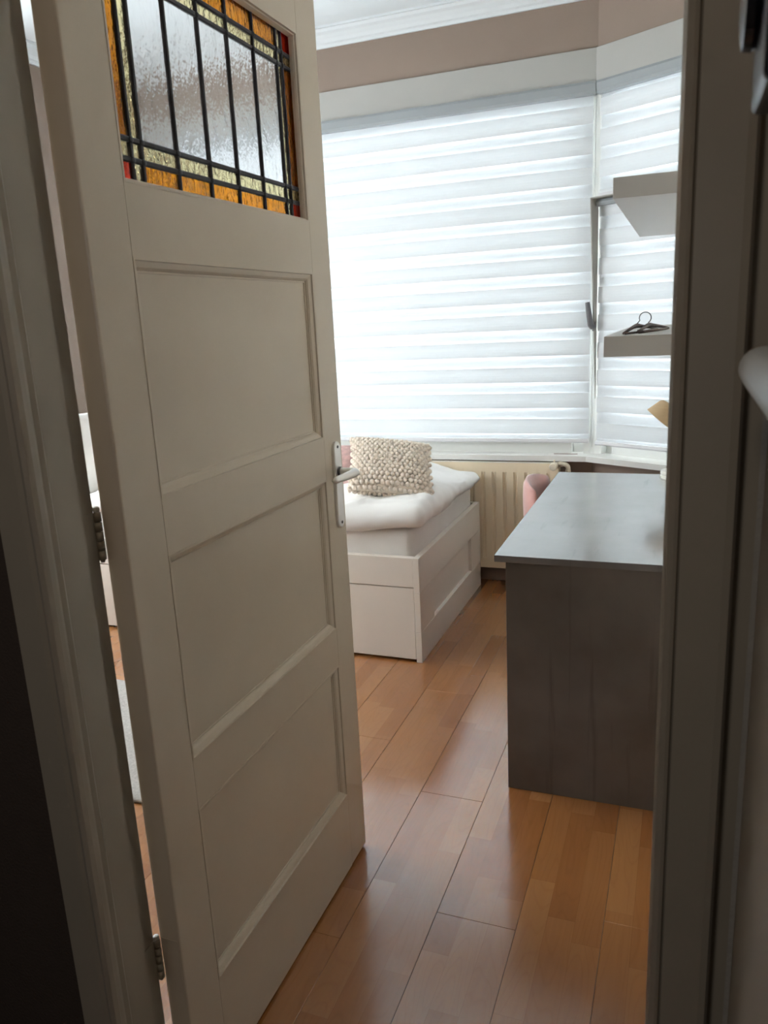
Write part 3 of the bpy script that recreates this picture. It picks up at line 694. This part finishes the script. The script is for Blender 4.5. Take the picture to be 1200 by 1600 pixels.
# ---- coat hangers on the lower shelf
def hanger(loc, ang, label, up_hook):
    o = thing('coat_hanger', loc, label, 'coat hanger', 'coat hangers on the lower shelf')
    d = Vector((math.cos(ang), math.sin(ang), 0)); n = Vector((-d.y, d.x, 0)); L_ = Vector(loc)
    P = lambda a, b, c: L_+d*a+n*b+Vector((0, 0, c))
    r = .0042
    tube('shoulder_bar', [P(-.19, .0, r), P(-.12, .004, r+.006), P(-.05, .010, r+.011), P(0, .012, r+.014), P(.05, .010, r+.011), P(.12, .004, r+.006), P(.19, .0, r)], [.0030, .0040, .005, .0065, .005, .0040, .0030], HANGW, o, 8)
    tube('trouser_bar', [P(-.185, -.004, r-.001), P(0, -.014, r-.001), P(.185, -.004, r-.001)], .0028, HANGW, o, 8)
    hk = [P(0, .012, r+.012), P(.0, .012, r+.018)]
    for t in range(0, 12):
        a = math.radians(205-24*t); hk.append(L_+Vector((.010+.0155*math.cos(a), 0, r+.034+.0155*math.sin(a))))
    tube('hook', hk if up_hook else [P(0, .012, r+.010), P(0, .03, r+.004), P(.01, .045, r), P(.03, .05, r), P(.042, .04, r)], .0014, DARKM, o, 6)
    return o
hanger((-.118, 2.31, 1.3645), math.radians(80), 'dark brown coat hanger with its hook standing up', True)
hanger((-.088, 2.36, 1.3645), math.radians(80), 'dark brown coat hanger lying flat beneath the upright hooked one', False)

# ---- desk lamp
lp = thing('desk_lamp', (-.028, 3.3, dzt), 'desk lamp with tan tilted shade and white round base', 'lamp')
lathe('lamp_base', [(.0001, 0), (.050, 0), (.052, .004), (.050, .012), (.047, .014), (.047, .017), (.050, .019), (.050, .027), (.047, .033), (.0001, .036)], LAMPW, lp, 32, M=Matrix.Translation((-.028, 3.3, dzt)))
tube('lamp_arm', [(-.028, 3.3, dzt+.034), (-.022, 3.3, .86), (.01, 3.3, .96), (.015, 3.3, 1.04), (-.01, 3.3, 1.068)], .006, LAMPW, lp, 10)
axis = Vector((-.65, -.05, -.76)).normalized(); sxv = Vector((0, 1, 0)); sxv = (sxv-axis*sxv.dot(axis)).normalized(); syv = axis.cross(sxv)
MS = frame_M((-.086, 3.3, .991), sxv, syv, axis)
lathe('lamp_shade', [(.0655, 0), (.052, -.058), (.045, -.066), (.018, -.072), (.016, -.07), (.043, -.063), (.050, -.056), (.0635, 0), (.0655, 0)], LAMPT, lp, 32, M=MS)
lathe('shade_lining', [(.0630, -.001), (.0495, -.055), (.042, -.0615), (.0001, -.064), (.0001, -.063), (.041, -.0605), (.0485, -.0545), (.062, -.001), (.0630, -.001)], mat('grey_shade_lining', (.25, .24, .23), .6), lp, 32, M=MS)

# ---- pink shell chair pushed under the desk
cc = Vector((-.350, 3.10, 0))
ch = thing('shell_chair', cc, 'pink velvet shell chair tucked under the desk', 'chair')
bm = bmesh.new(); NA, NR = 40, 10
AW = math.radians(46); zc0, hz0 = .605, .185
def back_pt(u, v, side):          # u,v on the unit disc, mapped to a rounded pad bent round the sitter
    k_ = 2*math.sqrt(2); e1, e2 = u*u-v*v, v*v-u*u
    us = .5*math.sqrt(max(0, 2+e1+u*k_))-.5*math.sqrt(max(0, 2+e1-u*k_)); vs_ = .5*math.sqrt(max(0, 2+e2+v*k_))-.5*math.sqrt(max(0, 2+e2-v*k_))
    ub, vb = .5*(u+us), .5*(v+vs_); a = ub*AW
    t = .004+.022*max(0, 1-(u*u+v*v))**.5
    z = zc0+hz0*vb
    R = .212+.03*(vb+1)*.5+side*t
    return cc+Vector((-R*math.cos(a)+.012, R*math.sin(a), z))
for side in (1, -1):
    rings = [[bm.verts.new(back_pt(r_/NR*math.cos(2*math.pi*k/NA), r_/NR*math.sin(2*math.pi*k/NA), side)) for k in range(NA)] for r_ in range(1, NR+1)]
    c0 = bm.verts.new(back_pt(0, 0, side))
    for k in range(NA): bm.faces.new((c0, rings[0][k], rings[0][(k+1) % NA]))
    for A, B in zip(rings, rings[1:]):
        for k in range(NA): bm.faces.new((A[k], B[k], B[(k+1) % NA], A[(k+1) % NA]))
    if side == 1: rim = rings[-1]
    else:
        for k in range(NA): bm.faces.new((rim[k], rings[-1][k], rings[-1][(k+1) % NA], rim[(k+1) % NA]))
bs_ = link_bm('backrest', bm, VELVET, ch, True)
bm = bmesh.new(); add_lathe(bm, [(.0001, .405), (.17, .405), (.205, .415), (.212, .44), (.20, .465), (.15, .478), (.0001, .482)], 36, M=Matrix.Translation(cc)); link_bm('seat', bm, VELVET, ch, True)
for sx_ in (-1, 1):
    for sy_ in (-1, 1): tube('leg', [cc+Vector((sx_*.12, sy_*.12, .408)), cc+Vector((sx_*.20, sy_*.20, .0))], [.012, .008], DARKM, ch, 10)

# ---- rug
rg = rounded_slab('rug', -2.72, -1.36, 1.72, 2.42, .0005, .0145, .006, RUGM, None, .03, .002, 20)
tag(rg, 'short pile greige rug on the floor beside the bed', 'rug')

# ---- hall: handrail and black wall box
hr = thing('handrail', (.08, .4, 1.355), 'white rounded handrail on the hall wall at the right edge', 'handrail')
RW = mat('white_rail_paint', (.74, .76, .78), .28)
tube('rail_bar', [(.061, .752, 1.375), (.061, .748, 1.375), (.061, .738, 1.375), (.061, .2, 1.375), (.061, -.8, 1.375)], [.008, .015, .019, .019, .019], RW, hr, 20)
box('wall_strip', .0745, .08, -.8, .745, 1.357, 1.393, RW, hr, .001)
bx = thing('wall_box', (.055, .55, 1.545), 'glossy black wall box with a round knob at the top right corner', 'wall box')
box('housing', .0325, .080, .505, .598, 1.545, 1.80, BLACKG, bx, .005, seg=3)
lathe('knob', [(.0001, 0), (.032, 0), (.034, .003), (.033, .008), (.026, .0095), (.0001, .0095)], BLACKG, bx, 32, M=frame_M((.0325, .575, 1.612), (0, 1, 0), (0, 0, 1), (-1, 0, 0)))

tag(box('trim_8', .071, .08, -.9, .766, 0, 1.350, FRAMEP, bevel=.002), 'cream wainscot board below the handrail in the hall', 'wainscot', kind='structure')
